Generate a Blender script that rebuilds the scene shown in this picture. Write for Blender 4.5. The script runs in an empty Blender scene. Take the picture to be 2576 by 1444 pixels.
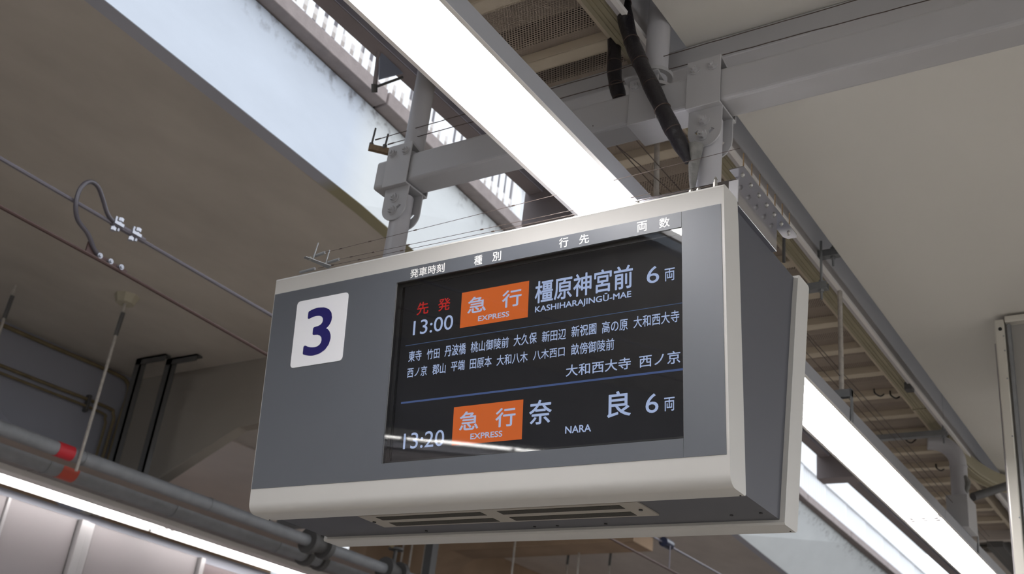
import bpy, bmesh, math, random
from mathutils import Vector, Matrix
random.seed(7)
scene = bpy.context.scene
COL = scene.collection
EYE = 1.65                       # eye height above the platform; coordinates below are metres from the eye

# ---------------------------------------------------------------- camera, sky, exposure
R0 = Vector((0.83308737, 0.5415802, 0.11250028))       # camera right
R1 = Vector((-0.15022391, 0.41726371, -0.89628331))    # camera down
R2 = Vector((-0.53235158, 0.72978208, 0.42897542))     # camera forward
cd = bpy.data.cameras.new('camera')
cam = bpy.data.objects.new('camera', cd); COL.objects.link(cam)
m = Matrix.Identity(4)
for i in range(3):
    m[i][0] = R0[i]; m[i][1] = -R1[i]; m[i][2] = -R2[i]
m[2][3] = EYE
cam.matrix_world = m
cd.sensor_width = 36.0
cd.lens = 2753.42 / 2576 * 36
cd.clip_start = 0.05; cd.clip_end = 200
cd.dof.use_dof = True; cd.dof.focus_distance = 3.05; cd.dof.aperture_fstop = 5.0
scene.camera = cam
w = bpy.data.worlds.new('overcast sky'); scene.world = w; w.use_nodes = True
bg = w.node_tree.nodes['Background']
bg.inputs[0].default_value = (0.94, 0.98, 1.04, 1); bg.inputs[1].default_value = 2.1
TUBE = 32.0                     # radiance of the fluorescent tubes
TUBE2 = 18.0                     # the left wall run is weaker
scene.view_settings.view_transform = 'Standard'; scene.view_settings.look = 'None'
scene.view_settings.exposure = 0.0; scene.view_settings.gamma = 1.0
try: scene.view_settings.use_curve_mapping = False
except Exception: pass
scene.cycles.max_bounces = 10; scene.cycles.diffuse_bounces = 5
scene.cycles.sample_clamp_indirect = 8.0

# ---------------------------------------------------------------- materials
def lin(c):
    return tuple(((x/255)/12.92 if x/255 <= .04045 else (((x/255)+.055)/1.055)**2.4) for x in c)
def mat(name, rgb, rough=.6, metal=0.0, spec=.5, noise=0.0, nscale=8.0, bump=0.0, bscale=60.0, stretch=None, emit=None, estr=0):
    M = bpy.data.materials.new(name); M.use_nodes = True
    nt = M.node_tree; b = nt.nodes['Principled BSDF']
    col = lin(rgb) + (1,)
    b.inputs['Base Color'].default_value = col
    b.inputs['Roughness'].default_value = rough
    b.inputs['Metallic'].default_value = metal
    b.inputs['Specular IOR Level'].default_value = spec
    if noise or bump:
        tc = nt.nodes.new('ShaderNodeTexCoord'); mp = nt.nodes.new('ShaderNodeMapping')
        nt.links.new(tc.outputs['Object'], mp.inputs[0])
        if stretch: mp.inputs['Scale'].default_value = stretch
    if noise:
        n = nt.nodes.new('ShaderNodeTexNoise'); n.inputs['Scale'].default_value = nscale; n.inputs['Detail'].default_value = 6
        nt.links.new(mp.outputs[0], n.inputs['Vector'])
        r = nt.nodes.new('ShaderNodeMapRange'); r.inputs['To Min'].default_value = 1-noise; r.inputs['To Max'].default_value = 1+noise
        r.inputs['From Min'].default_value = .25; r.inputs['From Max'].default_value = .75
        nt.links.new(n.outputs['Fac'], r.inputs['Value'])
        mx = nt.nodes.new('ShaderNodeVectorMath'); mx.operation = 'SCALE'
        mx.inputs[0].default_value = col[:3]
        nt.links.new(r.outputs[0], mx.inputs['Scale'])
        nt.links.new(mx.outputs[0], b.inputs['Base Color'])
    if bump:
        n2 = nt.nodes.new('ShaderNodeTexNoise'); n2.inputs['Scale'].default_value = bscale; n2.inputs['Detail'].default_value = 4
        nt.links.new(mp.outputs[0], n2.inputs['Vector'])
        bp = nt.nodes.new('ShaderNodeBump'); bp.inputs['Strength'].default_value = bump; bp.inputs['Distance'].default_value = .01
        nt.links.new(n2.outputs['Fac'], bp.inputs['Height']); nt.links.new(bp.outputs[0], b.inputs['Normal'])
    if emit:
        b.inputs['Emission Color'].default_value = lin(emit) + (1,); b.inputs['Emission Strength'].default_value = estr
    return M
def glow(name, rgb, s):
    M = bpy.data.materials.new(name); M.use_nodes = True; nt = M.node_tree; nt.nodes.clear()
    e = nt.nodes.new('ShaderNodeEmission'); o = nt.nodes.new('ShaderNodeOutputMaterial')
    e.inputs[0].default_value = lin(rgb) + (1,); e.inputs[1].default_value = s
    nt.links.new(e.outputs[0], o.inputs[0]); return M

M = {}
M['shell'] = mat('cream powder coat', (188, 186, 181), .38, noise=.015, nscale=3)
M['panel'] = mat('dark grey enamel', (84, 87, 92), .42, spec=.55, noise=.02, nscale=4)
M['body'] = mat('charcoal enamel', (70, 71, 77), .5, noise=.02, nscale=4)
M['black'] = mat('black plastic', (14, 14, 15), .5)
M['numplate'] = mat('white acrylic plate', (226, 226, 228), .3)
M['navy'] = mat('navy print', (30, 26, 92), .35)
M['print'] = mat('white print', (236, 236, 232), .4)
M['steel'] = mat('polished stainless steel', (200, 200, 206), .16, 1.0, noise=.03, nscale=30)
M['bolt'] = mat('zinc bolt', (165, 163, 158), .35, .8)
M['rust'] = mat('rusty pin', (118, 98, 74), .7, .3, noise=.25, nscale=60)
M['beampaint'] = mat('grey gloss paint', (170, 169, 170), .36, noise=.03, nscale=5)
M['pole'] = mat('pale grey paint', (176, 175, 178), .4, noise=.03, nscale=5)
M['housing'] = mat('grey lamp housing', (150, 151, 155), .5)
M['lip'] = mat('white enamel lip', (236, 233, 230), .4)
M['reflector'] = mat('white enamel reflector', (240, 240, 240), .5)
M['tube'] = glow('fluorescent tube', (255, 253, 255), TUBE)
M['tube2'] = glow('dimmer fluorescent tube', (255, 253, 250), TUBE2)
M['ceil'] = mat('white painted ceiling', (214, 211, 204), .8, noise=.02, nscale=1.2)
M['fascia'] = mat('grey painted fascia', (196, 192, 192), .8, noise=.02, nscale=2)  # brighter colour makes up for the scant light inside the slot
M['batten'] = mat('beige batten', (192, 180, 160), .55, noise=.05, nscale=6)
M['tray'] = mat('ivory cable duct', (158, 150, 126), .55, noise=.05, nscale=4)
M['galv'] = mat('galvanised steel', (140, 142, 144), .5, .5, noise=.12, nscale=25)
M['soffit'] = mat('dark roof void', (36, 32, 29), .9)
M['deck'] = mat('pale corrugated deck', (170, 160, 145), .5, noise=.2, nscale=9)
M['rubber'] = mat('black taped sleeve', (30, 27, 31), .38, bump=.3, bscale=70)
M['tape'] = mat('sleeve tape edge', (80, 66, 60), .6)
M['putty'] = mat('grey putty', (122, 121, 117), .85, noise=.25, nscale=30, bump=.8, bscale=40)
M['wire'] = mat('dark wire', (88, 76, 70), .5, .4)
M['copper'] = mat('oxidised copper wire', (82, 62, 58), .55, .3)
M['almwire'] = mat('grey catenary wire', (120, 116, 124), .4, .5)
M['cable'] = mat('dark feeder cable', (84, 80, 86), .35, .2)
M['clamp'] = mat('bright clamp', (170, 172, 180), .3, .8)
M['darkbeam'] = mat('brown grey roof steel', (142, 134, 136), .7, noise=.06, nscale=4)
M['web'] = mat('blue grey roof web', (196, 196, 214), .6)  # light and bluish glare on the beam side put into the colour
M['cope'] = mat('weathered concrete coping', (150, 140, 138), .9, noise=.12, nscale=14, bump=.3, bscale=90)
M['slat'] = mat('white aluminium slat', (240, 242, 244), .5)
M['rail'] = mat('beige rail', (232, 226, 222), .6)
M['facade'] = mat('white cladding', (242, 244, 246), .6, noise=.02, nscale=1)
M['girder'] = mat('shaded girder concrete', (150, 151, 160), .85, noise=.07, nscale=1.0)  # one even bluish grey
M['girder2'] = mat('brown grey concrete', (152, 145, 136), .9, noise=.06, nscale=1.2)
M['ceil2'] = mat('pale concrete soffit', (215, 205, 198), .9, noise=.09, nscale=.9)  # slab concrete made paler for the light falling in the next bay
M['conduit'] = mat('yellowed conduit', (118, 104, 76), .6, noise=.25, nscale=7)
M['darksteel'] = mat('dark painted angle', (84, 83, 82), .6)
M['pipe'] = mat('grey pipe', (132, 134, 137), .55, noise=.15, nscale=9)
M['tan'] = mat('tan cable duct', (150, 138, 128), .6, noise=.08, nscale=5)
M['red'] = mat('red tape', (196, 40, 52), .5)
M['orangetag'] = mat('orange red tape', (186, 76, 58), .5)
M['wallpanel'] = mat('pinkish grey wall panel', (120, 113, 115), .45, noise=.04, nscale=1.2)
M['mullion'] = mat('pale aluminium mullion', (150, 146, 147), .35, .3)
M['browntile'] = mat('brown glazed tile', (98, 84, 86), .35, noise=.08, nscale=4)
M['ply'] = mat('stained brown board', (158, 134, 110), .85, noise=.18, nscale=2.2)
M['rod'] = mat('pale hanger rod', (170, 164, 156), .6, noise=.2, nscale=40)
M['cup'] = mat('ivory ceiling cup', (178, 172, 152), .7)
M['alu'] = mat('aluminium column trim', (206, 202, 192), .35, .25, noise=.03, nscale=6)
M['colpanel'] = mat('grey column panel', (150, 147, 142), .5)
M['floor'] = mat('platform paving', (170, 165, 157), .7, noise=.05, nscale=3)
M['ballast'] = mat('track ballast', (140, 132, 124), .95, noise=.25, nscale=20)
M['plank'] = mat('white ceiling plank', (186, 178, 170), .6)
M['orange'] = glow('orange screen field', (190, 92, 42), 1.0)
M['redtxt'] = glow('red screen text', (168, 38, 36), 1.0)
M['txt'] = glow('pale blue screen text', (158, 174, 208), 1.0)
M['txtO'] = glow('pale screen text on orange', (166, 176, 206), 1.0)
M['line'] = glow('blue screen line', (66, 82, 122), 1.0)
M['line2'] = glow('thin blue screen line', (62, 78, 106), 1.0)
M['lcd'] = mat('lit black screen', (8, 8, 9), .6, spec=.1, emit=(24, 24, 26), estr=1.0)
# glass pane
g = bpy.data.materials.new('screen glass'); g.use_nodes = True; nt = g.node_tree; nt.nodes.clear()
o_ = nt.nodes.new('ShaderNodeOutputMaterial'); mx = nt.nodes.new('ShaderNodeMixShader'); fr = nt.nodes.new('ShaderNodeLayerWeight')
tr = nt.nodes.new('ShaderNodeBsdfTransparent'); gl = nt.nodes.new('ShaderNodeBsdfGlossy'); gl.inputs['Roughness'].default_value = .02
fr.inputs[0].default_value = .5
pw_ = nt.nodes.new('ShaderNodeMath'); pw_.operation = 'POWER'; pw_.inputs[1].default_value = 5; nt.links.new(fr.outputs['Facing'], pw_.inputs[0])
ma_ = nt.nodes.new('ShaderNodeMath'); ma_.operation = 'MULTIPLY_ADD'; ma_.inputs[1].default_value = .96; ma_.inputs[2].default_value = .04; nt.links.new(pw_.outputs[0], ma_.inputs[0])
nt.links.new(ma_.outputs[0], mx.inputs[0]); nt.links.new(tr.outputs[0], mx.inputs[1]); nt.links.new(gl.outputs[0], mx.inputs[2]); nt.links.new(mx.outputs[0], o_.inputs[0])
M['glass'] = g
# perforated sheet: hexagonal round holes, pitch 11 mm
def perforated():
    P = bpy.data.materials.new('perforated beige sheet'); P.use_nodes = True; nt = P.node_tree
    b = nt.nodes['Principled BSDF']; b.inputs['Base Color'].default_value = lin((168, 154, 140)) + (1,); b.inputs['Roughness'].default_value = .55
    tc = nt.nodes.new('ShaderNodeTexCoord'); sx = nt.nodes.new('ShaderNodeSeparateXYZ'); nt.links.new(tc.outputs['Object'], sx.inputs[0])
    def mth(op, a, b_=None):
        n = nt.nodes.new('ShaderNodeMath'); n.operation = op
        for i, v in enumerate((a, b_)):
            if v is None: continue
            if isinstance(v, (int, float)): n.inputs[i].default_value = v
            else: nt.links.new(v, n.inputs[i])
        return n.outputs[0]
    px, py = .0124, .0124*1.732
    def dist(ox, oy):
        a = mth('MULTIPLY', mth('SUBTRACT', mth('FRACT', mth('ADD', mth('DIVIDE', sx.outputs[0], px), ox)), .5), px)
        c = mth('MULTIPLY', mth('SUBTRACT', mth('FRACT', mth('ADD', mth('DIVIDE', sx.outputs[1], py), oy)), .5), py)
        return mth('SQRT', mth('ADD', mth('MULTIPLY', a, a), mth('MULTIPLY', c, c)))
    d = mth('MINIMUM', dist(0, 0), dist(.5, .5))
    hole = mth('LESS_THAN', d, .0044)
    t = nt.nodes.new('ShaderNodeBsdfTransparent'); x = nt.nodes.new('ShaderNodeMixShader')
    nt.links.new(hole, x.inputs[0]); nt.links.new(b.outputs[0], x.inputs[1]); nt.links.new(t.outputs[0], x.inputs[2])
    nt.links.new(x.outputs[0], nt.nodes['Material Output'].inputs[0]); return P
M['perf'] = perforated()
def banded(name, base, base2, ymask, ybreak=None, stain=None, noise=.08, nscale=1.5, stretch=(1, 1, 1), soot=None):
    """paint that changes colour at a joint (world y), with drifting streaks, soot near an edge"""
    P = bpy.data.materials.new(name); P.use_nodes = True; nt = P.node_tree
    b = nt.nodes['Principled BSDF']; b.inputs['Roughness'].default_value = .85
    tc = nt.nodes.new('ShaderNodeNewGeometry'); sx = nt.nodes.new('ShaderNodeSeparateXYZ'); nt.links.new(tc.outputs['Position'], sx.inputs[0])
    def mr(src, a, c, t0=0., t1=1.):
        r = nt.nodes.new('ShaderNodeMapRange'); r.inputs['From Min'].default_value = a; r.inputs['From Max'].default_value = c
        r.inputs['To Min'].default_value = t0; r.inputs['To Max'].default_value = t1; nt.links.new(src, r.inputs['Value']); return r.outputs[0]
    mp = nt.nodes.new('ShaderNodeMapping'); mp.inputs['Scale'].default_value = stretch; nt.links.new(tc.outputs['Position'], mp.inputs[0])
    n = nt.nodes.new('ShaderNodeTexNoise'); n.inputs['Scale'].default_value = nscale; n.inputs['Detail'].default_value = 7; n.inputs['Roughness'].default_value = .55
    nt.links.new(mp.outputs[0], n.inputs['Vector'])
    mix = nt.nodes.new('ShaderNodeMixRGB'); mix.inputs[1].default_value = lin(base) + (1,); mix.inputs[2].default_value = lin(base2) + (1,)
    nt.links.new(mr(sx.outputs[1], ymask[0], ymask[1]), mix.inputs[0])
    cur = mix.outputs[0]
    if stain:
        (y0, y1, y2, y3), rgb, xr = stain
        a = nt.nodes.new('ShaderNodeMath'); a.operation = 'MULTIPLY'
        nt.links.new(mr(sx.outputs[1], y0, y1), a.inputs[0]); nt.links.new(mr(sx.outputs[1], y2, y3, 1, 0), a.inputs[1])
        f = a.outputs[0]
        if xr:
            # distance in x from a slanted line x = x0 + k*y
            q = nt.nodes.new('ShaderNodeMath'); q.operation = 'MULTIPLY_ADD'; q.inputs[1].default_value = -xr[1]
            nt.links.new(sx.outputs[1], q.inputs[0]); nt.links.new(sx.outputs[0], q.inputs[2])
            a2 = nt.nodes.new('ShaderNodeMath'); a2.operation = 'MULTIPLY'
            nt.links.new(mr(q.outputs[0], xr[0]-.008, xr[0]+.008), a2.inputs[0]); nt.links.new(f, a2.inputs[1]); f = a2.outputs[0]
        m2 = nt.nodes.new('ShaderNodeMixRGB'); m2.inputs[2].default_value = lin(rgb) + (1,)
        nt.links.new(cur, m2.inputs[1]); nt.links.new(f, m2.inputs[0]); cur = m2.outputs[0]
    v = nt.nodes.new('ShaderNodeVectorMath'); v.operation = 'SCALE'; nt.links.new(cur, v.inputs[0]); nt.links.new(mr(n.outputs['Fac'], .3, .7, 1-noise, 1+noise), v.inputs['Scale'])
    cur = v.outputs[0]
    if soot:
        n2 = nt.nodes.new('ShaderNodeTexNoise'); n2.inputs['Scale'].default_value = 14; n2.inputs['Detail'].default_value = 5
        nt.links.new(tc.outputs['Position'], n2.inputs['Vector'])
        s1 = nt.nodes.new('ShaderNodeMath'); s1.operation = 'MULTIPLY'
        nt.links.new(mr(sx.outputs[2], soot[0], soot[1]), s1.inputs[0]); nt.links.new(mr(n2.outputs['Fac'], .52, .75), s1.inputs[1])
        m3 = nt.nodes.new('ShaderNodeMixRGB'); m3.inputs[2].default_value = lin((92, 86, 88)) + (1,)
        nt.links.new(s1.outputs[0], m3.inputs[0]); nt.links.new(cur, m3.inputs[1]); cur = m3.outputs[0]
    nt.links.new(cur, b.inputs['Base Color']); return P
M['slab'] = banded('stained slab concrete', (192, 185, 175), (196, 187, 179), (5, 11), stain=((3.85, 4.0, 5.2, 6.5), (148, 134, 96), (-4.58+.2, -.05)), noise=.10, nscale=1.1, stretch=(2.0, .9, 1))
M['edgestrip'] = banded('blue grey drip strip', (176, 178, 188), (180, 180, 188), (5, 11), stain=((4.05, 4.2, 8, 9), (158, 152, 124), None), noise=.04)
M['wallband'] = banded('pale blue wall paint', (200, 208, 219), (216, 220, 221), (4.15, 4.4), noise=.035, nscale=2.2, stretch=(1, .8, 2.4), soot=(4.08+EYE-.16, 4.08+EYE-.02))

# ---------------------------------------------------------------- mesh helpers (all coordinates relative to the eye)
def V(p): return Vector(p)
def box(bm, x0, x1, y0, y1, z0, z1):
    vs = [bm.verts.new((x, y, z)) for x in (x0, x1) for y in (y0, y1) for z in (z0, z1)]
    for f in ((0,1,3,2),(4,6,7,5),(0,4,5,1),(2,3,7,6),(0,2,6,4),(1,5,7,3)): bm.faces.new([vs[i] for i in f])
    return vs
def cyl(bm, p, q, r, n=16, r2=None, rot=0):
    p, q = V(p), V(q); r2 = r if r2 is None else r2
    d = (q-p).normalized(); a = d.orthogonal().normalized(); b = d.cross(a)
    A = [bm.verts.new(p + (a*math.cos(rot+2*math.pi*i/n) + b*math.sin(rot+2*math.pi*i/n))*r) for i in range(n)]
    B = [bm.verts.new(q + (a*math.cos(rot+2*math.pi*i/n) + b*math.sin(rot+2*math.pi*i/n))*r2) for i in range(n)]
    for i in range(n): bm.faces.new((A[i], A[(i+1)%n], B[(i+1)%n], B[i]))
    bm.faces.new(A[::-1]); bm.faces.new(B)
def smooth_path(pts, k=6):
    pts = [V(p) for p in pts]; out = []
    P = [pts[0]*2-pts[1]] + pts + [pts[-1]*2-pts[-2]]
    for i in range(1, len(P)-2):
        for j in range(k):
            t = j/k; a, b, c, d = P[i-1], P[i], P[i+1], P[i+2]
            out.append(.5*((2*b)+(c-a)*t+(2*a-5*b+4*c-d)*t*t+(3*b-a-3*c+d)*t**3))
    out.append(pts[-1]); return out
def sweep(bm, pts, r, n=10, rf=None):
    prev = None; a = None
    for i, p in enumerate(pts):
        d = (pts[min(i+1, len(pts)-1)]-pts[max(i-1, 0)]).normalized()
        if a is None: a = d.orthogonal().normalized()
        a = (a - d*a.dot(d)).normalized(); b = d.cross(a)
        rr = r if rf is None else rf(i/(len(pts)-1))
        ring = [bm.verts.new(p+(a*math.cos(2*math.pi*j/n)+b*math.sin(2*math.pi*j/n))*rr) for j in range(n)]
        if prev:
            for j in range(n): bm.faces.new((prev[j], prev[(j+1)%n], ring[(j+1)%n], ring[j]))
        else: bm.faces.new(ring[::-1])
        prev = ring
    bm.faces.new(prev)
def prism(bm, poly, d):
    """poly: 3D points of a flat polygon, extruded by vector d"""
    A = [bm.verts.new(V(p)) for p in poly]; B = [bm.verts.new(V(p)+V(d)) for p in poly]; n = len(A)
    for i in range(n): bm.faces.new((A[i], A[(i+1)%n], B[(i+1)%n], B[i]))
    bm.faces.new(A[::-1]); bm.faces.new(B)
def xprism(bm, yz, x0, x1): prism(bm, [(x0, y, z) for y, z in yz], (x1-x0, 0, 0))
def yprism(bm, xz, y0, y1): prism(bm, [(x, y0, z) for x, z in xz], (0, y1-y0, 0))

BASE = {}
def tag(o, label=None, cat=None, group=None, kind=None):
    if label: o['label'] = label
    if cat: o['category'] = cat
    if group: o['group'] = group
    if kind: o['kind'] = kind
    return o
def thing(name, label, cat, base, group=None):
    o = bpy.data.objects.new(name, None); COL.objects.link(o)
    o.empty_display_size = .1
    o.location = (base[0], base[1], base[2]+EYE); BASE[o.name] = V(base)
    return tag(o, label, cat, group)
def mk(name, bm, material, parent=None, smooth=False, bevel=0, seg=2, **kw):
    bmesh.ops.recalc_face_normals(bm, faces=bm.faces)
    if parent: base = BASE[parent.name]
    else:
        cs = [v.co for v in bm.verts]
        base = V(((min(c.x for c in cs)+max(c.x for c in cs))/2, (min(c.y for c in cs)+max(c.y for c in cs))/2, min(c.z for c in cs)))
    bmesh.ops.translate(bm, verts=bm.verts, vec=-base)
    me = bpy.data.meshes.new(name); bm.to_mesh(me); bm.free()
    o = bpy.data.objects.new(name, me); COL.objects.link(o)
    me.materials.append(material if not isinstance(material, str) else M[material])
    if smooth:
        for p in me.polygons: p.use_smooth = True
        try: me.set_sharp_from_angle(angle=math.radians(35))
        except Exception: pass
    if bevel:
        b = o.modifiers.new('bevel', 'BEVEL'); b.width = bevel; b.segments = seg; b.limit_method = 'ANGLE'
    if parent: o.parent = parent; BASE[o.name] = base.copy()
    else: o.location = (base.x, base.y, base.z+EYE); BASE[o.name] = base
    tag(o, kw.get('label'), kw.get('cat'), kw.get('group'), kw.get('kind'))
    return o
def dup(o, dx, dy, dz, parent=None, **kw):
    """copy of one mesh (shared data) shifted by (dx,dy,dz)"""
    c = o.copy(); COL.objects.link(c)
    if parent is not None:
        c.parent = parent; off = BASE[o.name]-BASE[parent.name]; c.location = off + V((dx, dy, dz))
    else: c.location = o.location + V((dx, dy, dz))
    BASE[c.name] = BASE[o.name]+V((dx, dy, dz))
    tag(c, kw.get('label'), None, kw.get('group')); return c
def dup_tree(root, d, label=None, group=None, keep=None):
    r = root.copy(); COL.objects.link(r); r.location = root.location + V(d); BASE[r.name] = BASE[root.name]+V(d)
    if label: r['label'] = label
    if group: r['group'] = group
    for ch in list(root.children):
        c = ch.copy(); COL.objects.link(c); c.parent = r; BASE[c.name] = BASE[ch.name]+V(d)
        for g2 in list(ch.children):
            e = g2.copy(); COL.objects.link(e); e.parent = c
    return r
def B(): return bmesh.new()

# ================================================================ STRUCTURE
# --- ground the camera does not see but light bounces off
b = B(); box(b, -3.45, 5.0, -42, 24, -1.75, -1.65); mk('floor', b, 'floor', kind='structure', label='grey paved platform floor under the sign')
b = B(); box(b, -9.6, -3.45, -42, 24, -2.95, -2.8); mk('floor', b, 'ballast', kind='structure', label='brown track bed beside the platform')
b = B(); box(b, -3.5, -3.4, -42, 24, -2.8, -1.65); mk('wall_platform_edge', b, 'girder2', kind='structure', label='concrete face of the platform edge')

# --- right-hand white ceiling
b = B(); box(b, -1.453, 5.2, -42, 22, 2.55, 2.62)
mk('ceiling_right', b, 'ceil', kind='structure', label='smooth white ceiling right of the sign')
b = B(); box(b, -1.59, -1.565, -42, 20, 2.535, 3.05); fas = mk('wall_recess', b, 'fascia', kind='structure', label='grey fascia in the slot beside the white ceiling')  # recess soffit stood upright so that it takes light in the slot
b = B(); box(b, -1.5655, -1.548, -42, 20, 2.522, 2.54); mk('trim_1', b, 'lip', kind='structure', label='thin pale trim along the fascia')
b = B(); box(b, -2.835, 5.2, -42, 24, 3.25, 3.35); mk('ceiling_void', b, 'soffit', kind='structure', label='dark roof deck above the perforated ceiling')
b = B()
for i in range(40): box(b, -2.95, -1.75, 2.0+i*.26, 2.0+i*.26+.13, 2.95, 2.97)
mk('trim_2', b, 'deck', kind='structure', label='pale ribs of the roof deck seen through the perforations')
b = B(); box(b, -60, 60, -60, 60, -3.1, -3.0); mk('ground', b, 'ballast', kind='structure')
b = B(); box(b, -9.6, 7.0, 23.9, 24.0, -2.95, 3.3); mk('wall_far', b, 'girder2', kind='structure')

# --- perforated ceiling: sheets between battens
pc = thing('ceiling_perforated', 'perforated beige ceiling between lamp run and cable duct', None, (-2.0, 6, 2.62)); tag(pc, kind='structure')
Y0, PITCH = 1.302, .376
sheet = None
b = B(); box(b, -2.42, -1.70, Y0+.0, Y0+PITCH, 2.62, 2.6215); sheet = mk('sheet_panel', b, 'perf', pc)
b = B()
box(b, -2.42, -1.70, Y0-.065, Y0, 2.58, 2.586); box(b, -2.42, -1.70, Y0-.067, Y0-.061, 2.58, 2.62); box(b, -2.42, -1.70, Y0-.004, Y0+.002, 2.58, 2.62)
bat = mk('batten', b, 'batten', pc)
for k in range(1, 23):
    dup(sheet, 0, k*PITCH, 0, pc); dup(bat, 0, k*PITCH, 0, pc)
b = B(); yprism(b, [(-1.705, 2.575), (-1.676, 2.575), (-1.676, 2.66), (-1.680, 2.66), (-1.680, 2.58), (-1.705, 2.58)], -4, 10.2); mk('edge_rail', b, 'batten', pc)
b = B(); box(b, -2.44, -2.42, -4, 10.2, 2.56, 2.66); mk('edge_rail', b, 'batten', pc)
# planked ceiling further along
pl = thing('ceiling_planked', 'pale planked ceiling beyond the perforated sheets', None, (-1.6, 12, 2.62)); tag(pl, kind='structure')
b = B(); box(b, -2.45, -1.2, 10.75, 10.875, 2.62, 2.64); p0_ = mk('plank', b, 'plank', pl, bevel=.004)
for k in range(1, 40): dup(p0_, 0, .13*k, 0, pl)
b = B(); box(b, -2.45, -1.2, 10.0, 10.08, 2.55, 2.64); mk('edge_beam', b, 'plank', pl)
b = B(); box(b, -1.95, -1.82, 10.05, 16, 2.50, 2.62); mk('girder', b, 'darksteel', pl)

# --- cable duct (ivory channel with ribs)
td = thing('cable_duct', 'long ivory steel cable duct running along the fascia', 'duct', (-1.63, 6, 2.5))
b = B(); yprism(b, [(-1.676, 2.56), (-1.672, 2.545), (-1.605, 2.545), (-1.597, 2.552), (-1.597, 2.62), (-1.676, 2.62)], -4, 7.15); mk('trough', b, 'tray', td)
for x in (-1.655, -1.637, -1.613):
    b = B(); box(b, x-.002, x+.002, -4, 7.15, 2.540, 2.546); mk('rib', b, 'tray', td)
for y in (-.5, 1.9, 4.3, 6.7):
    b = B(); box(b, -1.679, -1.594, y, y+.01, 2.538, 2.56); mk('joint_cover', b, 'tray', td)
# the bent end of the duct
b = B()
pp = [V((-1.63, 7.2, 2.53)), V((-1.62, 7.5, 2.50)), V((-1.57, 7.8, 2.47)), V((-1.49, 8.05, 2.46)), V((-1.35, 8.25, 2.46)), V((-1.1, 8.4, 2.46))]
pp = smooth_path(pp, 4)
prev = None
for i, p in enumerate(pp):
    d = (pp[min(i+1, len(pp)-1)]-pp[max(i-1, 0)]); d.z = 0; d.normalize(); s = V((d.y, -d.x, 0))
    ring = [b.verts.new(p+s*a+V((0, 0, c))) for a, c in ((-.05, -.02), (-.045, -.03), (.045, -.03), (.05, -.02), (.05, .06), (-.05, .06))]
    if prev:
        for j in range(6): b.faces.new((prev[j], prev[(j+1)%6], ring[(j+1)%6], ring[j]))
    else: b.faces.new(ring)
    prev = ring
b.faces.new(prev); mk('bend', b, 'tray', td)
for sgn in (-1, 1):
    b = B(); sweep(b, [p+V((sgn*.03, 0, -.034)) for p in pp], .007, 6); mk('bend_rib', b, 'tray', td)

# --- platform roof edge beam
b = B(); yprism(b, [(-2.907, 2.9), (-2.825, 2.9), (-2.825, 3.25), (-2.835, 3.25), (-2.835, 2.912), (-2.907, 2.912)], -42, 20)
rb = mk('trim_roof_edge', b, 'darkbeam', kind='structure', label='brown grey steel edge beam of the platform roof')
for nm, y in (('trim_3', 4.03), ('trim_4', 8.55)):
    b = B(); box(b, -2.93, -2.42, y, y+.16, 2.72, 3.05); mk(nm, b, 'darkbeam', kind='structure', label='dark cross beam under the roof edge')
b = B(); box(b, -2.8245, -2.82, -42, 20, 2.903, 3.25); mk('trim_roof_web', b, 'web', kind='structure', label='blue grey web of the roof edge beam')  # separate side plate, coloured lighter in place of light reaching the beam

# --- left concrete slab with its pale upstand
def lerp(tab, y):
    for (a, xa), (c, xc) in zip(tab, tab[1:]):
        if y <= c or (c, xc) == tab[-1]: return xa+(xc-xa)*(y-a)/(c-a)
    return tab[-1][1]
BOT = [(-42, -3.4), (2.26, -4.385), (4.41, -4.492), (12.74, -5.36), (24, -6.2)]
TOP = [(-42, -3.6), (3.16, -4.403), (4.25, -4.456), (6.02, -4.57), (13.8, -4.955), (24, -5.1)]
YS = [-42, -20, -6, 0, 2.26, 3.2, 4.41, 6, 8, 10, 12.74, 16, 20, 24]
b = B(); prev = None
for y in YS:
    xb = lerp(BOT, y); r = [b.verts.new(p) for p in ((xb-.1, y, 3.4), (-9.6, y, 3.4), (-9.6, y, 3.7), (xb-.1, y, 3.7))]
    if prev:
        for j in range(4): b.faces.new((prev[j], prev[(j+1)%4], r[(j+1)%4], r[j]))
    prev = r
mk('ceiling_left', b, 'slab', kind='structure', label='brown grey concrete slab over the tracks')
b = B(); prev = None
for y in YS:
    xb = lerp(BOT, y); r = [b.verts.new(p) for p in ((xb, y, 3.395), (xb-.1, y, 3.395), (xb-.1, y, 3.6), (xb, y, 3.6))]
    if prev:
        for j in range(4): b.faces.new((prev[j], prev[(j+1)%4], r[(j+1)%4], r[j]))
    prev = r
mk('trim_5', b, 'edgestrip', kind='structure', label='blue grey drip strip along the slab edge')
b = B(); prev = None
for y in YS:
    xb, xt = lerp(BOT, y)+.003, lerp(TOP, y); r = [b.verts.new(p) for p in ((xb, y, 3.397), (xt, y, 4.08), (xt-.2, y, 4.08), (xb-.09, y, 3.41))]
    if prev:
        for j in range(4): b.faces.new((prev[j], prev[(j+1)%4], r[(j+1)%4], r[j]))
    prev = r
mk('wall_left', b, 'wallband', kind='structure', label='pale blue white upstand wall lit by daylight')
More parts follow.
